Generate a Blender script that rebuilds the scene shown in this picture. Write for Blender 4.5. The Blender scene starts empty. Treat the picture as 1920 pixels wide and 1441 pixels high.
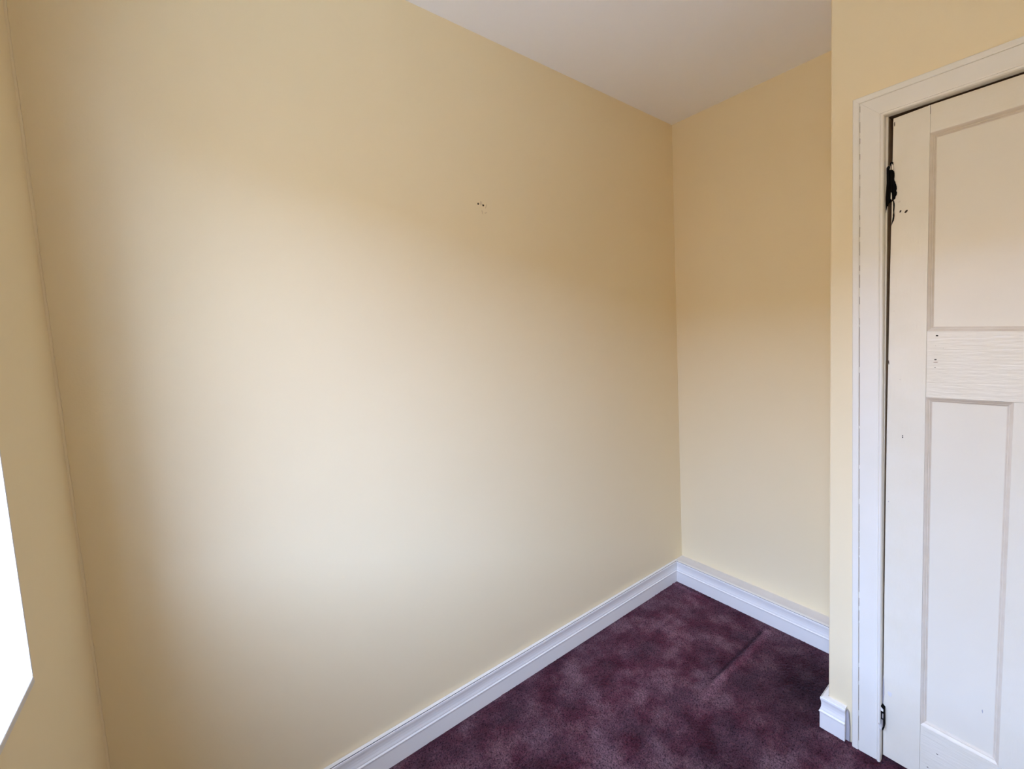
import bpy, math, random
import numpy as np

# ------------------------------------------------------------------ camera
sc = bpy.context.scene
COL = sc.collection
CAM = (1.4672, -0.1469, 1.3420)
cd = bpy.data.cameras.new('camera')
cam = bpy.data.objects.new('camera', cd)
COL.objects.link(cam)
cam.location = CAM
cam.rotation_euler = (1.49108, 0.03658, 0.81915)
cd.sensor_fit = 'HORIZONTAL'
cd.sensor_width = 36.0
cd.lens = 830.25 / 1920 * 36.0
cd.shift_x = -(1134.985 - 960) / 1920
cd.shift_y = (693.81 - 720.5) / 1920
cd.clip_start = 0.02
sc.camera = cam

# ------------------------------------------------------------------ sky, window portal, exposure
world = bpy.data.worlds.new('overcast_sky')
sc.world = world
world.use_nodes = True
bg = world.node_tree.nodes['Background']
# bright cloudy sky, nearly even from horizon to zenith
wn = world.node_tree
wtc = wn.nodes.new('ShaderNodeTexCoord'); wsx = wn.nodes.new('ShaderNodeSeparateXYZ')
wmr = wn.nodes.new('ShaderNodeMapRange'); wml = wn.nodes.new('ShaderNodeMath'); wml.operation = 'MULTIPLY'
wmr.inputs['To Min'].default_value = 0.95; wmr.inputs['To Max'].default_value = 1.0
wn.links.new(wtc.outputs['Generated'], wsx.inputs[0]); wn.links.new(wsx.outputs['Z'], wmr.inputs['Value'])
wn.links.new(wmr.outputs[0], wml.inputs[0])
wml.inputs[1].default_value = 15.9
bg.inputs[0].default_value = (0.74, 0.98, 1.64, 1)
wn.links.new(wml.outputs[0], bg.inputs[1])
sc.view_settings.view_transform = 'Standard'
sc.view_settings.look = 'None'
sc.view_settings.gamma = 1.0
sc.view_settings.use_curve_mapping = False
sc.view_settings.exposure = 0.0
sc.cycles.max_bounces = 14
sc.cycles.diffuse_bounces = 10
sc.cycles.transparent_max_bounces = 8
sc.cycles.use_denoising = True

# room dimensions (metres)
H = 2.40
YB = 1.7443           # wall behind the alcove
YC = 1.3168           # wall with the door
YD = -0.3615          # wall with the window
XC = 0.9300           # corner where the door wall ends
XR = 2.60             # wall on the right, out of the picture
WX0, WX1, WZ0, WZ1 = 0.4100, 1.78, 0.8635, 1.97   # window opening
HB = 0.1125           # baseboard height
LEDGE = 0.0575        # depth of the boxed ledge behind the far baseboard

pl = bpy.data.lights.new('window_portal', 'AREA')
pl.shape = 'RECTANGLE'
pl.size = WX1 - WX0
pl.size_y = WZ1 - WZ0
pl.cycles.is_portal = True
po = bpy.data.objects.new('window_portal', pl)
COL.objects.link(po)
po.location = ((WX0 + WX1) / 2, YD - 0.17, (WZ0 + WZ1) / 2)
po.rotation_euler = (math.radians(90), 0, 0)      # the light looks along -z: into the room (+y)

# ------------------------------------------------------------------ materials
def lin(r, g, b):
    f = lambda c: (c / 255) / 12.92 if c / 255 <= 0.04045 else ((c / 255 + 0.055) / 1.055) ** 2.4
    return (f(r), f(g), f(b), 1)

def mat(name, col, rough=0.6, spec=0.5, bump=None, mottled=None, coords='Object'):
    """bump: list of (scale, strength, distance, stretch); mottled: (scale, colour2, amount)"""
    m = bpy.data.materials.new(name)
    m.use_nodes = True
    nt = m.node_tree
    b = nt.nodes['Principled BSDF']
    b.inputs['Roughness'].default_value = rough
    b.inputs['Specular IOR Level'].default_value = spec
    b.inputs['Base Color'].default_value = col
    tc = nt.nodes.new('ShaderNodeTexCoord')
    if mottled:
        n = nt.nodes.new('ShaderNodeTexNoise')
        n.inputs['Scale'].default_value = mottled[0]
        n.inputs['Detail'].default_value = 5
        nt.links.new(tc.outputs[coords], n.inputs['Vector'])
        r = nt.nodes.new('ShaderNodeMapRange')
        r.inputs['From Min'].default_value = 0.35
        r.inputs['From Max'].default_value = 0.70
        r.inputs['To Max'].default_value = mottled[2]
        nt.links.new(n.outputs['Fac'], r.inputs['Value'])
        x = nt.nodes.new('ShaderNodeMix')
        x.data_type = 'RGBA'
        x.inputs[6].default_value = col
        x.inputs[7].default_value = mottled[1]
        nt.links.new(r.outputs[0], x.inputs[0])
        nt.links.new(x.outputs[2], b.inputs['Base Color'])
    prev = None
    for (s, st, dist, stretch) in (bump or []):
        mp = nt.nodes.new('ShaderNodeMapping')
        mp.inputs['Scale'].default_value = stretch
        nt.links.new(tc.outputs[coords], mp.inputs['Vector'])
        n = nt.nodes.new('ShaderNodeTexNoise')
        n.inputs['Scale'].default_value = s
        n.inputs['Detail'].default_value = 4
        nt.links.new(mp.outputs[0], n.inputs['Vector'])
        bp = nt.nodes.new('ShaderNodeBump')
        bp.inputs['Strength'].default_value = st
        bp.inputs['Distance'].default_value = dist
        nt.links.new(n.outputs['Fac'], bp.inputs['Height'])
        if prev:
            nt.links.new(prev.outputs[0], bp.inputs['Normal'])
        prev = bp
    if prev:
        nt.links.new(prev.outputs[0], b.inputs['Normal'])
    return m

ONE = (1, 1, 1)
M_WALL = mat('cream_emulsion', (0.83, 0.71, 0.465, 1), 0.75, 0.25,
             bump=[(3.0, 0.35, 0.010, ONE), (260, 0.25, 0.0006, ONE)], mottled=(1.6, (0.82, 0.70, 0.45, 1), 1))
M_CEIL = mat('white_ceiling_emulsion', (0.88, 0.88, 0.88, 1), 0.85, 0.15,
             bump=[(4.0, 0.5, 0.008, ONE), (180, 0.3, 0.0008, ONE)])
M_TRIM = mat('white_gloss_paint', (0.82, 0.79, 0.69, 1), 0.35, 0.45,
             bump=[(14, 0.25, 0.0015, ONE)], mottled=(9, (0.80, 0.77, 0.66, 1), 1))
M_SKIRT = mat('white_skirting_gloss', (0.85, 0.83, 0.77, 1), 0.35, 0.45, bump=[(14, 0.25, 0.0015, ONE)])
M_SILL = mat('white_window_paint', (0.66, 0.64, 0.60, 1), 0.5, 0.4)
M_LEDGE = mat('dull_white_paint', (0.74, 0.71, 0.66, 1), 0.6, 0.3, mottled=(20, (0.70, 0.67, 0.62, 1), 1))
M_STILE = mat('aged_cream_gloss_upright', (0.82, 0.765, 0.62, 1), 0.22, 0.5,
              bump=[(30, 0.5, 0.0018, (6, 1, 0.7)), (5, 0.3, 0.004, ONE), (240, 0.12, 0.0004, ONE)],
              mottled=(12, (0.79, 0.73, 0.57, 1), 0.8))
M_RAIL = mat('aged_cream_gloss_cross', (0.82, 0.765, 0.62, 1), 0.22, 0.5,
             bump=[(30, 0.5, 0.0018, (0.7, 1, 6)), (5, 0.3, 0.004, ONE), (240, 0.12, 0.0004, ONE)],
             mottled=(12, (0.79, 0.73, 0.57, 1), 0.8))
M_PANEL = mat('aged_cream_gloss_panel', (0.81, 0.755, 0.61, 1), 0.27, 0.5,
              bump=[(4, 0.35, 0.005, ONE), (200, 0.12, 0.0004, ONE)], mottled=(6, (0.79, 0.73, 0.58, 1), 0.8))
M_BEAD = mat('yellowed_moulding_paint', (0.74, 0.66, 0.53, 1), 0.35, 0.4, mottled=(30, (0.68, 0.59, 0.45, 1), 0.8))
M_WOOD = mat('bare_brown_wood', (0.20, 0.14, 0.09, 1), 0.8, 0.2, mottled=(25, (0.11, 0.07, 0.045, 1), 1))
M_LINING = mat('brown_stained_lining', (0.50, 0.39, 0.27, 1), 0.6, 0.3, mottled=(25, (0.38, 0.28, 0.18, 1), 1))
M_BLACK = mat('blackened_metal', (0.005, 0.0045, 0.004, 1), 0.9, 0.08)
M_DARKHOLE = mat('dark_hole', (0.045, 0.032, 0.018, 1), 0.9, 0.1)
M_GROOVE_SHADE = mat('painted_groove_shade', (0.10, 0.095, 0.11, 1), 0.9, 0.1)  # shade of the baseboard groove, put into a dark colour
M_STEEL = mat('worn_steel', (0.55, 0.54, 0.53, 1), 0.4, 0.5)
M_STEEL.node_tree.nodes['Principled BSDF'].inputs['Metallic'].default_value = 0.6
M_PLAST = mat('chipped_plaster', (0.70, 0.58, 0.38, 1), 0.9, 0.1)
M_GREY = mat('grey_worn_paint', (0.42, 0.40, 0.41, 1), 0.6, 0.2)
M_BRICK = mat('exterior_brick', (0.34, 0.215, 0.11, 1), 0.9, 0.1, mottled=(8, (0.27, 0.17, 0.085, 1), 1))
M_PAVE = mat('exterior_paving', (0.70, 0.60, 0.44, 1), 0.9, 0.1, mottled=(2, (0.60, 0.51, 0.37, 1), 1))
M_BOARD = mat('floor_boards', (0.25, 0.17, 0.10, 1), 0.8, 0.2)

M_GLASS = bpy.data.materials.new('window_glass')
M_GLASS.use_nodes = True
nt = M_GLASS.node_tree
nt.nodes.remove(nt.nodes['Principled BSDF'])
tr = nt.nodes.new('ShaderNodeBsdfTransparent')
gl = nt.nodes.new('ShaderNodeBsdfGlossy'); gl.inputs['Roughness'].default_value = 0.02
mx = nt.nodes.new('ShaderNodeMixShader'); mx.inputs[0].default_value = 0.05
nt.links.new(tr.outputs[0], mx.inputs[1]); nt.links.new(gl.outputs[0], mx.inputs[2])
nt.links.new(mx.outputs[0], nt.nodes['Material Output'].inputs[0])

# ------------------------------------------------------------------ mesh helpers
class MB:
    def __init__(s): s.v = []; s.f = []
    def add(s, vs, fs):
        o = len(s.v); s.v += [tuple(v) for v in vs]; s.f += [tuple(i + o for i in f) for f in fs]
    def box(s, x0, x1, y0, y1, z0, z1):
        s.add([(x0, y0, z0), (x1, y0, z0), (x1, y1, z0), (x0, y1, z0),
               (x0, y0, z1), (x1, y0, z1), (x1, y1, z1), (x0, y1, z1)],
              [(0, 3, 2, 1), (4, 5, 6, 7), (0, 1, 5, 4), (1, 2, 6, 5), (2, 3, 7, 6), (3, 0, 4, 7)])
        return s
    def loft(s, rings, closed_ring=True, caps=True):
        n = len(rings[0]); vs = [p for r in rings for p in r]; fs = []
        for k in range(len(rings) - 1):
            for i in range(n if closed_ring else n - 1):
                j = (i + 1) % n
                fs.append((k * n + i, k * n + j, (k + 1) * n + j, (k + 1) * n + i))
        if caps:
            fs.append(tuple(range(n))[::-1]); fs.append(tuple((len(rings) - 1) * n + i for i in range(n)))
        s.add(vs, fs); return s
    def cyl(s, c, r, h, axis='z', n=14):
        rings = []
        for t in (-h / 2, h / 2):
            ring = []
            for i in range(n):
                a = 2 * math.pi * i / n; u, w = r * math.cos(a), r * math.sin(a)
                ring.append({'z': (c[0] + u, c[1] + w, c[2] + t), 'y': (c[0] + u, c[1] + t, c[2] + w),
                             'x': (c[0] + t, c[1] + u, c[2] + w)}[axis])
            rings.append(ring)
        return s.loft(rings)
    def build(s, name, m, parent=None, bevel=0, smooth=False, **props):
        me = bpy.data.meshes.new(name)
        me.from_pydata(s.v, [], s.f); me.update()
        import bmesh
        b = bmesh.new(); b.from_mesh(me); bmesh.ops.recalc_face_normals(b, faces=b.faces); b.to_mesh(me); b.free()
        if smooth:
            for p in me.polygons: p.use_smooth = True
        me.materials.append(m)
        o = bpy.data.objects.new(name, me); COL.objects.link(o)
        if bevel:
            md = o.modifiers.new('bevel', 'BEVEL'); md.width = bevel; md.segments = 2
            md.limit_method = 'ANGLE'; md.angle_limit = math.radians(40)
        if parent is not None:
            o.parent = parent
            o.location = tuple(-c for c in parent.location)
        for k, v in props.items(): o[k] = v
        return o

def empty(name, loc, **props):
    o = bpy.data.objects.new(name, None); COL.objects.link(o); o.location = loc
    o.empty_display_size = 0.1
    for k, v in props.items(): o[k] = v
    return o

def sweep(profile, path, normals):
    """profile (out, z) swept along 2-D path with mitred corners; normals: one per segment"""
    mb = MB(); rings = []
    for i, p in enumerate(path):
        n1 = normals[max(i - 1, 0)]; n2 = normals[min(i, len(normals) - 1)]
        d = 1 + n1[0] * n2[0] + n1[1] * n2[1]
        m = ((n1[0] + n2[0]) / d, (n1[1] + n2[1]) / d)
        rings.append([(p[0] + m[0] * t, p[1] + m[1] * t, z) for t, z in profile])
    return mb.loft(rings)

def blob(cx, cz, rx, rz, y, name, m, parent, tilt=0, depth=0.0006, seed=0, n=12, rough=0.2, along='y', **props):
    """thin uneven chip lying on a wall face that looks along -y (or +x)"""
    rnd = random.Random(seed * 7 + 3); mb = MB(); rings = []
    rr = [1 + rnd.uniform(-rough, rough) for _ in range(n)]
    for d, k in ((0, 1.0), (depth, 0.82)):
        ring = []
        for i in range(n):
            a = 2 * math.pi * i / n; u, w = rx * rr[i] * math.cos(a) * k, rz * rr[i] * math.sin(a) * k
            u, w = u * math.cos(tilt) - w * math.sin(tilt), u * math.sin(tilt) + w * math.cos(tilt)
            ring.append((cx + u, y - d, cz + w) if along == 'y' else (y + d, cx + u, cz + w))
        rings.append(ring)
    mb.loft(rings)
    return mb.build(name, m, parent, **props)

def plate(pts, y0, y1, name, m, parent, **props):
    """polygon (x, z) extruded from y0 to y1"""
    mb = MB(); mb.loft([[(x, y0, z) for x, z in pts], [(x, y1, z) for x, z in pts]])
    return mb.build(name, m, parent, **props)

def ragged(pts, amp, seed, k=3):
    rnd = random.Random(seed); out = []
    for i, p in enumerate(pts):
        q = pts[(i + 1) % len(pts)]
        for j in range(k):
            t = j / k
            out.append((p[0] + (q[0] - p[0]) * t + rnd.uniform(-amp, amp), p[1] + (q[1] - p[1]) * t + rnd.uniform(-amp, amp)))
    return out

# ------------------------------------------------------------------ room shell
T = 0.28
TW = 0.16
MB().box(-T, XR + T, YD - TW, YB + T, -0.25, -0.012).build('floor', M_BOARD, kind='structure')
# ceiling and its faint blemishes
ceil = MB().box(-T, XR + T, YD - TW, YB + T, H, H + 0.2).build('ceiling', M_CEIL, kind='structure')
wall_side = MB().box(-T, 0, YD - TW, YB + T, -0.012, H).build('wall_left', M_WALL, kind='structure')
MB().box(0, XR + T, YB, YB + T, -0.012, H).build('wall_back', M_WALL, kind='structure')
MB().box(XR, XR + T, YD - T, YB, -0.012, H).build('wall_right', M_WALL, kind='structure')
w = MB()
w.box(0, WX0, YD - TW, YD, -0.012, H); w.box(WX1, XR, YD - TW, YD, -0.012, H)
w.box(WX0, WX1, YD - TW, YD, -0.012, WZ0 - 0.012); w.box(WX0, WX1, YD - TW, YD, WZ1, H)
w.build('wall_front', M_WALL, kind='structure')

# uneven filler run down the corner between window wall and long wall
rnd = random.Random(4)
rings = []
for i in range(321):
    z = H * i / 320
    r = 0.0040 + 0.0006 * math.sin(z * 9) * math.sin(z * 23 + 1) + rnd.uniform(-0.0005, 0.0005)
    ring = [(0.0, YD, z)]
    for k in range(5):
        a = math.pi / 2 * k / 4
        ring.append((r - r * math.sin(a), YD + r - r * math.cos(a), z))
    rings.append(ring)
MB().loft(rings).build('corner_filler', M_WALL, wall_side, smooth=True)

# door wall: thin partition with a rounded corner, its return and the door opening
DX0, DX1, DZ = 1.066, 1.714, 1.934      # rough opening
w = MB()
cr = 0.006
arc = [(XC + cr - cr * math.cos(a), YC + cr - cr * math.sin(a)) for a in [math.pi / 2 * k / 4 for k in range(5)]]
outline = arc + [(DX0, YC), (DX0, YC + 0.09), (XC, YC + 0.09)]
w.loft([[(x, y, -0.012) for x, y in outline], [(x, y, H) for x, y in outline]])
w.box(DX0, DX1, YC, YC + 0.09, DZ, H)
w.box(DX1, XR, YC, YC + 0.09, -0.012, H)
wall_door = w.build('wall_door', M_WALL, kind='structure')
MB().box(XC, XC + 0.09, YC + 0.09, YB, -0.012, H).build('wall_return', M_WALL, kind='structure')

# ------------------------------------------------------------------ window (its edge shows at the far left)
win = empty('window_1', ((WX0 + WX1) / 2, YD - 0.15, WZ0), kind='structure')
r = 0.004
w = MB()
w.box(WX0 - 0.001, WX0 + r, YD - TW, YD + 0.0015, WZ0, WZ1)
w.build('reveal_board', M_SILL, win)
MB().box(WX1 - r, WX1 + 0.001, YD - TW, YD + 0.0015, WZ0, WZ1).build('reveal_board', M_SILL, win)
MB().box(WX0, WX1, YD - TW, YD + 0.0015, WZ1 - r, WZ1).build('reveal_board', M_SILL, win)
MB().box(WX0 - 0.001, WX1 + 0.001, YD - TW, YD + 0.002, WZ0 - 0.012, WZ0).build('window_sill', M_SILL, win, bevel=0.002)
fy0, fy1 = YD - 0.155, YD - 0.10
MB().box(WX0 + r, WX0 + .05, fy0, fy1, WZ0, WZ1 - r).build('window_frame', M_SILL, win)
MB().box(WX1 - .05, WX1 - r, fy0, fy1, WZ0, WZ1 - r).build('window_frame', M_SILL, win)
MB().box(WX0 + .05, WX1 - .05, fy0, fy1, WZ0, WZ0 + .05).build('window_frame', M_SILL, win)
MB().box(WX0 + .05, WX1 - .05, fy0, fy1, WZ1 - .05, WZ1 - r).build('window_frame', M_SILL, win)
xm = (WX0 + WX1) / 2
MB().box(xm - .025, xm + .025, fy0, fy1, WZ0 + .05, WZ1 - .05).build('mullion', M_SILL, win)
MB().box(WX0 + .05, xm - .025, fy0 + .028, fy0 + .032, WZ0 + .05, WZ1 - .05).build('glass_pane', M_GLASS, win)
MB().box(xm + .025, WX1 - .05, fy0 + .028, fy0 + .032, WZ0 + .05, WZ1 - .05).build('glass_pane', M_GLASS, win)

# what the window looks out on: yard and the house opposite
MB().box(-22, 36, -30, YD - 0.6, -2.9, -2.8).build('exterior_ground', M_PAVE, kind='structure')
MB().box(-20, 32, -9.4, -7.4, -2.8, 3.3).build('exterior_house_wall', M_BRICK, kind='structure')

# ------------------------------------------------------------------ baseboards
PROF = [(0, 0), (0, HB), (.0118, HB - .0006), (.0120, HB - .0070), (.0148, HB - .0070), (.0150, HB - .0014), (.0164, HB - .0032),
        (.0166, .1040), (.0148, .0950), (.0140, .0850), (.0145, .0760), (.0163, .0680), (.0158, .0648), (.0170, .0632),
        (.0190, .0614), (.0194, .0595), (.0176, .0562), (.0172, .0520), (.0172, 0)]
yb = YB - LEDGE
sweep(PROF, [(0.0018, YD), (0.0018, yb - .0002)], [(1, 0)]).build('baseboard_left', M_SKIRT, kind='structure')
bl = bpy.data.objects['baseboard_left']
MB().box(.0018 + .0120, .0018 + .0148, YD + .002, yb - .0152, HB - .0069, HB - .0016).build('dark_joint_strip', M_GROOVE_SHADE, bl)  # solid dark strip fills the groove and paints in its shadow line
bb = sweep(PROF, [(0.0195, yb), (XC, yb)], [(0, -1)]).build('baseboard_back', M_SKIRT, kind='structure')
MB().box(.0175, XC - .001, yb - .0148, yb - .0120, HB - .0069, HB - .0016).build('dark_joint_strip', M_GROOVE_SHADE, bb)  # same painted shadow line along the far board
MB().box(0.0004, XC - .0004, yb, YB - .0004, 0, HB - .0015).build('ledge', M_LEDGE, bb)
PD = [(t * 1.15, z * 0.985) for t, z in PROF]
bd = sweep(PD, [(XC - .0003, yb - .0175), (XC - .0003, YC - .0003), (0.9880, YC - .0003)],
           [(-1, 0), (0, -1)]).build('baseboard_door', M_SKIRT, kind='structure')
# bare brown strip of plaster between the cut end of the board and the architrave
plate([(.9884, 0), (.9988, 0), (.9990, .05), (.9960, .095), (.9905, .104), (.9884, .09)], YC - .009, YC,
      'bare_plaster_strip', M_GREY, bd)
sweep(PROF, [(0, YD + .0004), (XR, YD + .0004)], [(0, 1)]).build('baseboard_front', M_TRIM, kind='structure')

# ------------------------------------------------------------------ door frame: architrave and lining
def lean(z): return 0.0125 * (1 - z / 1.98)       # the frame stands out of plumb
frame = empty('trim_1', (DX0, YC, 0), kind='structure')
AX, AZ, HS = 0.9968, 1.9868, 0.885        # HS: the head piece is a little narrower
AXR = 2 * 1.390 - AX
# across the width from the outer edge: (distance, thickness)
AP = [(0, 0), (0, .0175), (.0025, .0200), (.0155, .0200), (.0180, .0190), (.0187, .0165), (.0196, .0165),
      (.0205, .0185), (.030, .0180), (.052, .0168), (.0665, .0160), (.0690, .0150), (.0705, .0175), (.0730, .0200),
      (.0775, .0190), (.0798, .0150), (.0800, 0)]
def arch_leg(side):
    rings = []
    for z in (0.0, 0.5, 1.0, 1.5, None):
        ring = []
        for d, t in AP:
            zz = AZ - d * HS if z is None else z
            x = AX + d + lean(zz) if side < 0 else AXR - d
            ring.append((x, YC - t, zz))
        rings.append(ring)
    return MB().loft(rings)
arch_leg(-1).build('architrave', M_TRIM, frame)
arch_leg(1).build('architrave', M_TRIM, frame)
rings = []
for side in (-1, 1):
    rings.append([((AX + d + lean(AZ - d * HS)) if side < 0 else AXR - d, YC - t, AZ - d * HS + .0003) for d, t in AP])
MB().loft(rings).build('architrave', M_TRIM, frame)
# lining: white front edge with bare brown face inside the gap
JX = lambda z: 1.0825 + .0042 * (1 - z / 1.9)
plate([(DX0, 0), (JX(0), 0), (JX(1.9), 1.9165), (DX0, 1.9165)], YC - .0002, YC + .005, 'lining_edge', M_TRIM, frame)
plate([(DX0, 0), (JX(0) - .0003, 0), (JX(1.9) - .0003, 1.9165), (DX0, 1.9165)], YC + .005, YC + .09, 'lining', M_LINING, frame)
MB().box(DX0, DX1, YC - .0002, YC + .005, 1.9165, DZ).build('lining_edge', M_TRIM, frame)
MB().box(DX0, DX1, YC + .005, YC + .09, 1.9168, DZ).build('lining', M_WOOD, frame)
MB().box(1.6875, DX1, YC - .0002, YC + .09, 0, 1.9165).build('lining', M_TRIM, frame)
# door stop behind the leaf
MB().box(1.0838, 1.104, YC + .047, YC + .06, 0, 1.9165).build('door_stop', M_WOOD, frame)
MB().box(1.104, 1.668, YC + .047, YC + .06, 1.90, 1.9165).build('door_stop', M_WOOD, frame)
MB().box(1.668, 1.6875, YC + .047, YC + .06, 0, 1.9165).build('door_stop', M_WOOD, frame)

# ------------------------------------------------------------------ door leaf
door = empty('door_1', (1.0925, YC + .018, 0), kind='structure')
Y0, Y1 = YC + .001, YC + .037
DT, DB = 1.9105, 0.014
sx = lambda z: 1.1856 - .0035 * z        # inner edge of the hinge stile
mouldw = 0.0125
RX = 1.6835
left = [(1.0910, DB), (1.0893, .35), (1.0890, .72), (1.0893, 1.04), (1.0918, 1.50), (1.0930, 1.62), (1.0936, 1.70), (1.0940, 1.80), (1.0945, DT - .004)]
pts = left + [(sx(DT) - .0004, DT), (sx(DB) - .0004, DB)]
plate(pts, Y0, Y1, 'stile', M_STILE, door, bevel=.0005)
plate([(RX - .0905, DB), (RX - .0905, DT), (RX, DT), (RX, DB)], Y0, Y1, 'stile', M_STILE, door, bevel=.0005)
XR1 = RX - .0909
def rail(z0, z1, name, dz0=0, dz1=0):
    plate([(sx(z0), z0), (XR1, z0 + dz0), (XR1, z1 + dz1), (sx(z1), z1)], Y0 + .0002, Y1, name, M_RAIL, door, bevel=.0005)
TOPZ, LK1, LK0, BT = 1.8390, 1.3195, 1.1385, 0.1760
rail(TOPZ, DT, 'top_rail', .006)
rail(LK0, LK1, 'lock_rail', .004, -.012)
rail(DB, BT, 'bottom_rail', 0, -.016)
MX0, MX1 = 1.3592, 1.4170
plate([(MX0 - .0030, BT - .0055), (MX1 - .003, BT - .0075), (MX1 + .001, LK0 + .0020), (MX0 + .001, LK0 + .0012)], Y0 + .0004, Y1, 'mullion', M_STILE, door, bevel=.0005)

def panel(name, c):
    """recessed panel c = four corners (x,z) bl, br, tr, tl, and its moulding with mitred corners"""
    cx = sum(p[0] for p in c) / 4; cz = sum(p[1] for p in c) / 4
    plate(c, YC + .0125, YC + .022, 'panel', M_PANEL, door)
    # moulding profile across its width: (distance in, depth behind door face)
    mp = [(0, .0125), (0, .0004), (.0020, .0014), (.0045, .0036), (.0062, .0050), (.0066, .0066), (.0085, .0070),
          (.0108, .0098), (mouldw, .0106), (mouldw, .0125)]
    def corner(i):
        a, b, d = np.array(c[i - 1]), np.array(c[i]), np.array(c[(i + 1) % 4])
        u = (a - b) / np.linalg.norm(a - b); v = (d - b) / np.linalg.norm(d - b)
        return b, u + v
    for i in range(4):
        b0, m0 = corner(i); b1, m1 = corner((i + 1) % 4)
        rings = [[(b[0] + m[0] * t, Y0 + dp, b[1] + m[1] * t) for t, dp in mp] for b, m in ((b0, m0), (b1, m1))]
        MB().loft(rings).build('moulding', M_BEAD, door)
panel('upper', [(sx(LK1), LK1), (XR1, LK1 - .012), (XR1, TOPZ + .006), (sx(TOPZ), TOPZ)])
panel('lower', [(sx(BT), BT), (MX0 - .003, BT - .0055), (MX0 + .001, LK0 + .0012), (sx(LK0), LK0)])
panel('lower', [(MX1 - .003, BT - .0075), (XR1, BT - .016), (XR1, LK0 + .004), (MX1 + .001, LK0 + .0020)])

# upper hinge: the paint and timber around it torn away, blackened
hg = empty('hinge', (0, 0, 0)); hg.parent = door; hg.location = (1.088 - door.location[0], -.018, 1.745)
hg['label'] = 'blackened upper hinge with torn paint around it'
hgw = type('L', (), {})
def hpart(fn):
    o = fn; o.parent = hg
    o.location = (-1.088, -YC, -1.745)
    return o
yq = YC - .0022
o = plate(ragged([(1.0800, 1.778), (1.0850, 1.783), (1.0925, 1.773), (1.0990, 1.764), (1.0990, 1.748), (1.1010, 1.735), (1.1050, 1.724),
           (1.1045, 1.712), (1.1070, 1.704), (1.1030, 1.696), (1.1000, 1.688), (1.0950, 1.684), (1.0905, 1.692), (1.0890, 1.682),
           (1.0850, 1.680), (1.0820, 1.668), (1.0798, 1.655)], .0010, 5), yq, YC + .006, 'torn_patch', M_BLACK, door)
hpart(o)
o = plate(ragged([(1.0962, 1.690), (1.0995, 1.684), (1.1008, 1.672), (1.1002, 1.655), (1.1012, 1.645), (1.0995, 1.632), (1.0935, 1.618),
           (1.0960, 1.634), (1.0968, 1.642), (1.0975, 1.652), (1.0976, 1.668)], .0004, 8, 2), YC - .0006, YC + .003, 'torn_crack', M_BLACK, door)
hpart(o)
o = MB().cyl((1.0925, YC - .002, 1.745), .0042, .088).build('knuckle', M_BLACK, door, smooth=False); hpart(o)
o = plate([(1.0890, 1.770), (1.0975, 1.768), (1.0972, 1.779), (1.0945, 1.785), (1.0915, 1.783)], YC - .0060, YC - .0015, 'paint_flake', M_BEAD, door); hpart(o)
o = plate([(1.0925, 1.690), (1.0950, 1.688), (1.0945, 1.705), (1.0932, 1.708)], YC - .0066, YC - .0026, 'paint_flake', M_TRIM, door); hpart(o)

# lower hinge: small worn steel knuckle with flaked paint
h2 = empty('hinge', (0, 0, 0)); h2.parent = door; h2.location = (1.0895 - door.location[0], -.018, .145)
h2['label'] = 'lower hinge with flaked white paint'
def h2part(o):
    o.parent = h2; o.location = (-1.0895, -YC, -.145); return o
h2part(plate([(1.0872, .184), (1.0962, .176), (1.0968, .120), (1.0945, .106), (1.0872, .116)], YC - .0150, YC + .004, 'hinge_leaf', M_BLACK, door))
h2part(plate([(1.0880, .1815), (1.0950, .1755), (1.0946, .1690), (1.0885, .1700)], YC - .0165, YC - .0148, 'paint_flake', M_TRIM, door))
h2part(MB().cyl((1.0935, YC - .0155, .1550), .0020, .014).build('knuckle', M_STEEL, door))
h2part(MB().cyl((1.0922, YC - .0160, .1310), .0026, .022).build('knuckle', M_STEEL, door))
h2part(plate([(1.0838, .1300), (1.0900, .1240), (1.0935, .1200), (1.0925, .1135), (1.0890, .1160)], YC - .0245, YC - .0012, 'paint_flake', M_SILL, door))
# worn lens-shaped gouge above it
plate([(1.0890, .275), (1.0908, .262), (1.0925, .240), (1.0928, .215), (1.0915, .195), (1.0895, .180), (1.0886, .19)],
      YC - .0008, YC + .002, 'worn_edge', M_GREY, door)

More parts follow.
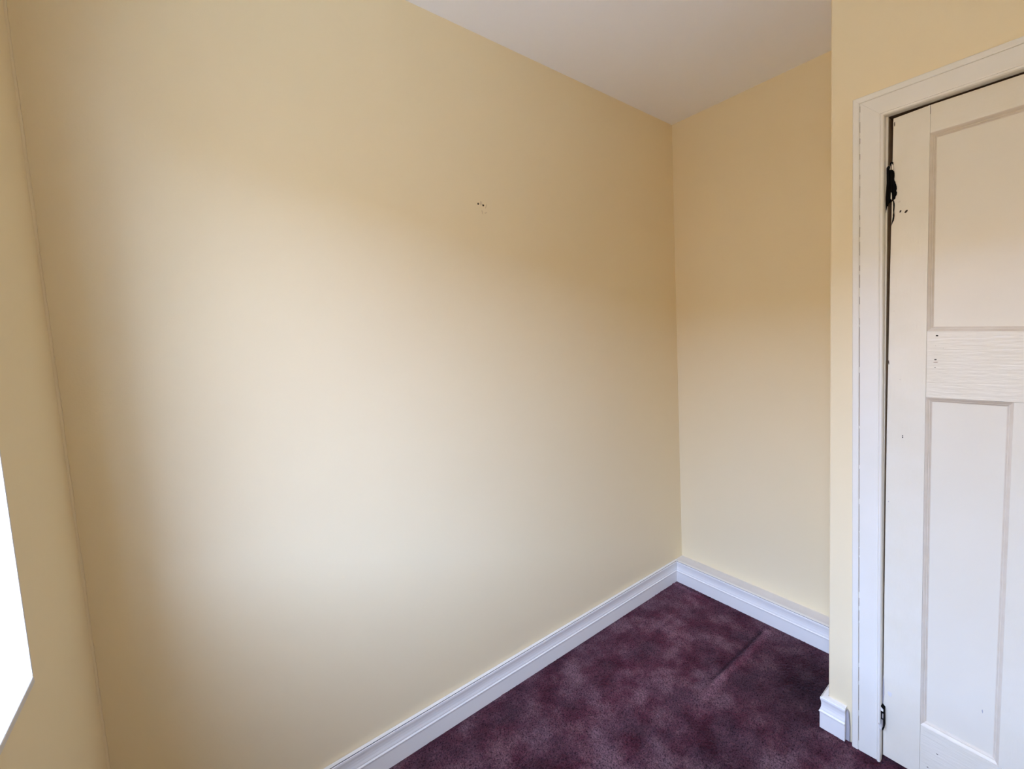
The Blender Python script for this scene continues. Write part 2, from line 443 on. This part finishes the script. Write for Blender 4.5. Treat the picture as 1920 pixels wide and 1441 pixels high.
# holes, chips and scuffs on the leaf: x, z, half width, half height, tilt
YP = YC + .0125
for i, (nm, x, z, a, b, tilt, yy, m) in enumerate([
    ('screw_hole', 1.2035, 1.3073, .0031, .0018, 0, Y0, M_DARKHOLE),
    ('screw_hole', 1.2014, 1.2430, .0028, .0017, 0.1, Y0, M_DARKHOLE),
    ('paint_scuff', 1.2018, 1.2355, .0055, .0014, 0.1, Y0, M_LINING),
    ('nail_hole', 1.2008, 1.2215, .0011, .0009, 0, Y0, M_DARKHOLE),
    ('nail_hole', 1.2010, 1.2800, .0007, .0006, 0, Y0, M_DARKHOLE),
    ('nail_hole', 1.2175, 1.2740, .0006, .0006, 0, Y0, M_DARKHOLE),
    ('screw_hole', 1.1286, 1.0235, .0017, .0019, 0, Y0, M_DARKHOLE),
    ('screw_hole', 1.1288, 1.0190, .0017, .0016, 0, Y0, M_DARKHOLE),
    ('nail_hole', 1.1145, 1.6526, .0020, .0034, -0.5, Y0, M_DARKHOLE),
    ('screw_hole', 1.1284, 1.6500, .0050, .0026, 0.8, Y0, M_DARKHOLE),
    ('paint_chip', 1.1120, 1.6790, .0032, .0026, 0.6, Y0, M_BEAD),
    ('paint_chip', 1.0975, 1.8910, .0012, .0055, 0, Y0, M_DARKHOLE),
    ('paint_chip', 1.0918, 1.2330, .0012, .0065, 0.1, Y0, M_DARKHOLE),
    ('paint_chip', 1.3200, 0.2960, .0012, .0052, 0.1, YP, M_GREY),
    ('paint_chip', 1.2263, 0.1120, .0028, .0010, -0.3, Y0, M_DARKHOLE),
    ('paint_chip', 1.2046, 0.0560, .0026, .0012, -0.3, Y0, M_DARKHOLE),
    ('paint_chip', 1.3500, 0.1885, .0030, .0013, -0.2, YC + .0108, M_GREY),
    ('paint_chip', 1.1030, 1.3790, .0014, .0010, 0, Y0, M_BEAD),
    ('paint_chip', 1.0960, 0.8220, .0012, .0020, 0.3, Y0, M_GREY),
    ('nail_hole', 1.1200, 1.1850, .0006, .0006, 0, Y0, M_DARKHOLE),
    ('paint_chip', 1.1068, 0.2240, .0055, .0080, 0.2, Y0, M_LEDGE)]):
    blob(x, z, a, b, yy, nm, m, door, tilt, .0003, i)
# hairline open joint at the top of the hinge stile
MB().box(1.1783, 1.1789, Y0 - .0003, Y0 + .001, 1.888, DT).build('dark_joint_strip', M_DARKHOLE, door)

# cracks in the architrave paint: short dark lines along its outer groove
rnd = random.Random(11)
mb = MB(); z = 0.03
while z < 1.95:
    L = rnd.uniform(.02, .16) if z < 1.3 else rnd.uniform(.01, .04)
    x = AX + .0192 + lean(z); t = rnd.uniform(.0003, .0006)
    x2 = AX + .0192 + lean(z + L)
    mb.loft([[(x - t, YC - .0168, z), (x + t, YC - .0168, z), (x + t, YC - .016, z), (x - t, YC - .016, z)],
             [(x2 - t, YC - .0168, z + L), (x2 + t, YC - .0168, z + L), (x2 + t, YC - .016, z + L), (x2 - t, YC - .016, z + L)]])
    z += L + (rnd.uniform(.003, .02) if z < 1.3 else rnd.uniform(.01, .05))
mb.build('paint_crack', M_WOOD, frame)

# ------------------------------------------------------------------ marks on walls and ceiling
blob(0.6338, 1.8190, .0030, .0042, 0, 'screw_hole', M_DARKHOLE, wall_side, -0.2, .0005, 31, along='x')
blob(0.6530, 1.8168, .0036, .0036, 0, 'screw_hole', M_DARKHOLE, wall_side, 0, .0005, 32, along='x')
blob(0.6450, 1.8225, .0045, .0060, 0, 'plaster_chip', M_PLAST, wall_side, 0.3, .0008, 33, along='x', rough=.4)
blob(0.6640, 1.8150, .0016, .0100, 0, 'plaster_chip', M_PLAST, wall_side, -0.35, .0012, 34, along='x', rough=.3)
blob(0.6480, 1.7920, .0016, .0070, 0, 'plaster_chip', M_PLAST, wall_side, 0.2, .0010, 35, along='x', rough=.3)
blob(0.6620, 1.7925, .0060, .0020, 0, 'plaster_chip', M_PLAST, wall_side, 0.5, .0010, 36, along='x', rough=.4)

# ------------------------------------------------------------------ carpet
carpet = empty('carpet', (0.8, 0.6, -0.012), category='carpet',
               label='dark plum mottled carpet covering the whole floor up to the white baseboards')
MB().box(0.0005, XR - .0005, YD + .0005, YC - .0005, -0.0118, -0.0098).build('backing', M_BOARD, carpet)
MB().box(0.0005, XC - .0005, YC - .0005, YB - .0005, -0.0118, -0.0098).build('backing', M_BOARD, carpet)

M_CARPET = bpy.data.materials.new('plum_carpet_pile')
M_CARPET.use_nodes = True
nt = M_CARPET.node_tree
b = nt.nodes['Principled BSDF']
b.inputs['Roughness'].default_value = 0.95
b.inputs['Specular IOR Level'].default_value = 0.1
b.inputs['Sheen Weight'].default_value = 0.15
b.inputs['Sheen Roughness'].default_value = 0.5
b.inputs['Sheen Tint'].default_value = (0.75, 0.55, 0.75, 1)
tc = nt.nodes.new('ShaderNodeTexCoord')
def noise(scale, detail, rough=0.5, off=0.0):
    mp = nt.nodes.new('ShaderNodeMapping'); mp.inputs['Location'].default_value = (off, off * .7, 0)
    nt.links.new(tc.outputs['Object'], mp.inputs[0])
    n = nt.nodes.new('ShaderNodeTexNoise'); n.inputs['Scale'].default_value = scale
    n.inputs['Detail'].default_value = detail; n.inputs['Roughness'].default_value = rough
    nt.links.new(mp.outputs[0], n.inputs['Vector']); return n.outputs['Fac']
def ramp(fac, stops):
    r = nt.nodes.new('ShaderNodeValToRGB'); nt.links.new(fac, r.inputs[0])
    while len(r.color_ramp.elements) < len(stops): r.color_ramp.elements.new(0.5)
    for e, (p, c) in zip(r.color_ramp.elements, stops): e.position = p; e.color = c
    return r.outputs[0]
def mix(a, bb, fac, mode='MIX'):
    x = nt.nodes.new('ShaderNodeMix'); x.data_type = 'RGBA'; x.blend_type = mode
    nt.links.new(a, x.inputs[6]); nt.links.new(bb, x.inputs[7])
    if isinstance(fac, float): x.inputs[0].default_value = fac
    else: nt.links.new(fac, x.inputs[0])
    return x.outputs[2]
base = ramp(noise(6.5, 4, .6), [(.36, (.044, .0105, .0165, 1)), (.50, (.115, .043, .058, 1)), (.64, (.250, .140, .155, 1))])
red = ramp(noise(9, 3, .5, 7.3), [(.40, (.085, .014, .024, 1)), (.62, (.135, .072, .088, 1))])
c1 = mix(base, red, 0.40)
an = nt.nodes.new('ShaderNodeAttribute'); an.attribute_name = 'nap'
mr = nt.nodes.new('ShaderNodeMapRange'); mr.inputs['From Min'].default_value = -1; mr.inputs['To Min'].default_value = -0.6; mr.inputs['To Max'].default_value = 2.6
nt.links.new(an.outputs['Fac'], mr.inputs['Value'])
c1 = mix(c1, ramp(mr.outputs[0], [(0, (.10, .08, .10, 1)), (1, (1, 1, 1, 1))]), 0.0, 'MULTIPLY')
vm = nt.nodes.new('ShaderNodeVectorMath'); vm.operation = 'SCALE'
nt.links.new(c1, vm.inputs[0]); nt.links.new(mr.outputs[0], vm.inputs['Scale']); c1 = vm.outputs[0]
speck = ramp(noise(210, 3, .7, 3.1), [(.34, (.14, .12, .13, 1)), (.50, (.75, .75, .75, 1)), (.66, (1.15, 1.10, 1.08, 1))])
c2 = mix(c1, speck, 1.0, 'MULTIPLY')
nt.links.new(c2, b.inputs['Base Color'])

# pile: a dense uneven surface, one vertex every 3.5 mm, heaped up at the skirting, pressed along a furniture line
step = 0.0035
xs = np.arange(0.002, XR - .001, step); ys = np.arange(YD + .002, YB - .002, step)
X, Y = np.meshgrid(xs, ys)
rs = np.random.RandomState(5)
Z = rs.uniform(-0.0030, 0.0012, X.shape) * (0.8 + 1.2 * rs.rand(*X.shape))
Z += 0.0012 * np.sin(X * 21 + 2 * np.sin(Y * 9)) * np.sin(Y * 17 + 1.5 * np.sin(X * 13))
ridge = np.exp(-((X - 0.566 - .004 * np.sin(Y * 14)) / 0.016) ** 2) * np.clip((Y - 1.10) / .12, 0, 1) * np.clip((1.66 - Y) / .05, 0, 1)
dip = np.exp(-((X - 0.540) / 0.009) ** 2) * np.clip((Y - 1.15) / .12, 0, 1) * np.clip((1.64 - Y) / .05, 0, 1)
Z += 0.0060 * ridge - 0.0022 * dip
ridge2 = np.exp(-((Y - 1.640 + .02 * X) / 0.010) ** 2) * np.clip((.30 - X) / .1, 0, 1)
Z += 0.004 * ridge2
jx = rs.uniform(-.0012, .0012, X.shape); jy = rs.uniform(-.0012, .0012, X.shape)
P = np.stack([X + jx, Y + jy, Z], -1).reshape(-1, 3)
ny, nx = X.shape
I = np.arange(nx * ny).reshape(ny, nx)
ok = ~((X[:-1, :-1] > XC - .004) & (Y[:-1, :-1] > YC + .085))
ok &= ~((X[:-1, :-1] > XC - .002) & (X[:-1, :-1] < 1.07) & (Y[:-1, :-1] > YC - .004))
ok &= ~((X[:-1, :-1] > 1.70) & (Y[:-1, :-1] > YC - .004))
Q = np.stack([I[:-1, :-1], I[:-1, 1:], I[1:, 1:], I[1:, :-1]], -1)[ok]
me = bpy.data.meshes.new('pile')
me.vertices.add(len(P)); me.vertices.foreach_set('co', P.ravel())
nf = len(Q)
me.loops.add(nf * 4); me.loops.foreach_set('vertex_index', Q.ravel())
me.polygons.add(nf); me.polygons.foreach_set('loop_start', np.arange(nf) * 4); me.polygons.foreach_set('loop_total', np.full(nf, 4))
me.update(calc_edges=True); me.validate()
me.materials.append(M_CARPET)
# how far the nap is brushed up (light) or trodden flat (dark)
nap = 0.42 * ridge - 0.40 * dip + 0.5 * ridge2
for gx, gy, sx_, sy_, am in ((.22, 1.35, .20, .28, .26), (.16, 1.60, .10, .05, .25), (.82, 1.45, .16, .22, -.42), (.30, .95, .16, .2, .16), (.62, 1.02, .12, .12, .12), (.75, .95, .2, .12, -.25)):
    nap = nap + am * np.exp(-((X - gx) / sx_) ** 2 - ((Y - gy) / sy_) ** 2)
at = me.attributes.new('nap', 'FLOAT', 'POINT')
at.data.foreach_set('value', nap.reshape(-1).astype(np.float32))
pile = bpy.data.objects.new('pile', me); COL.objects.link(pile)
pile.parent = carpet; pile.location = tuple(-c for c in carpet.location)
pile['kind'] = 'stuff'
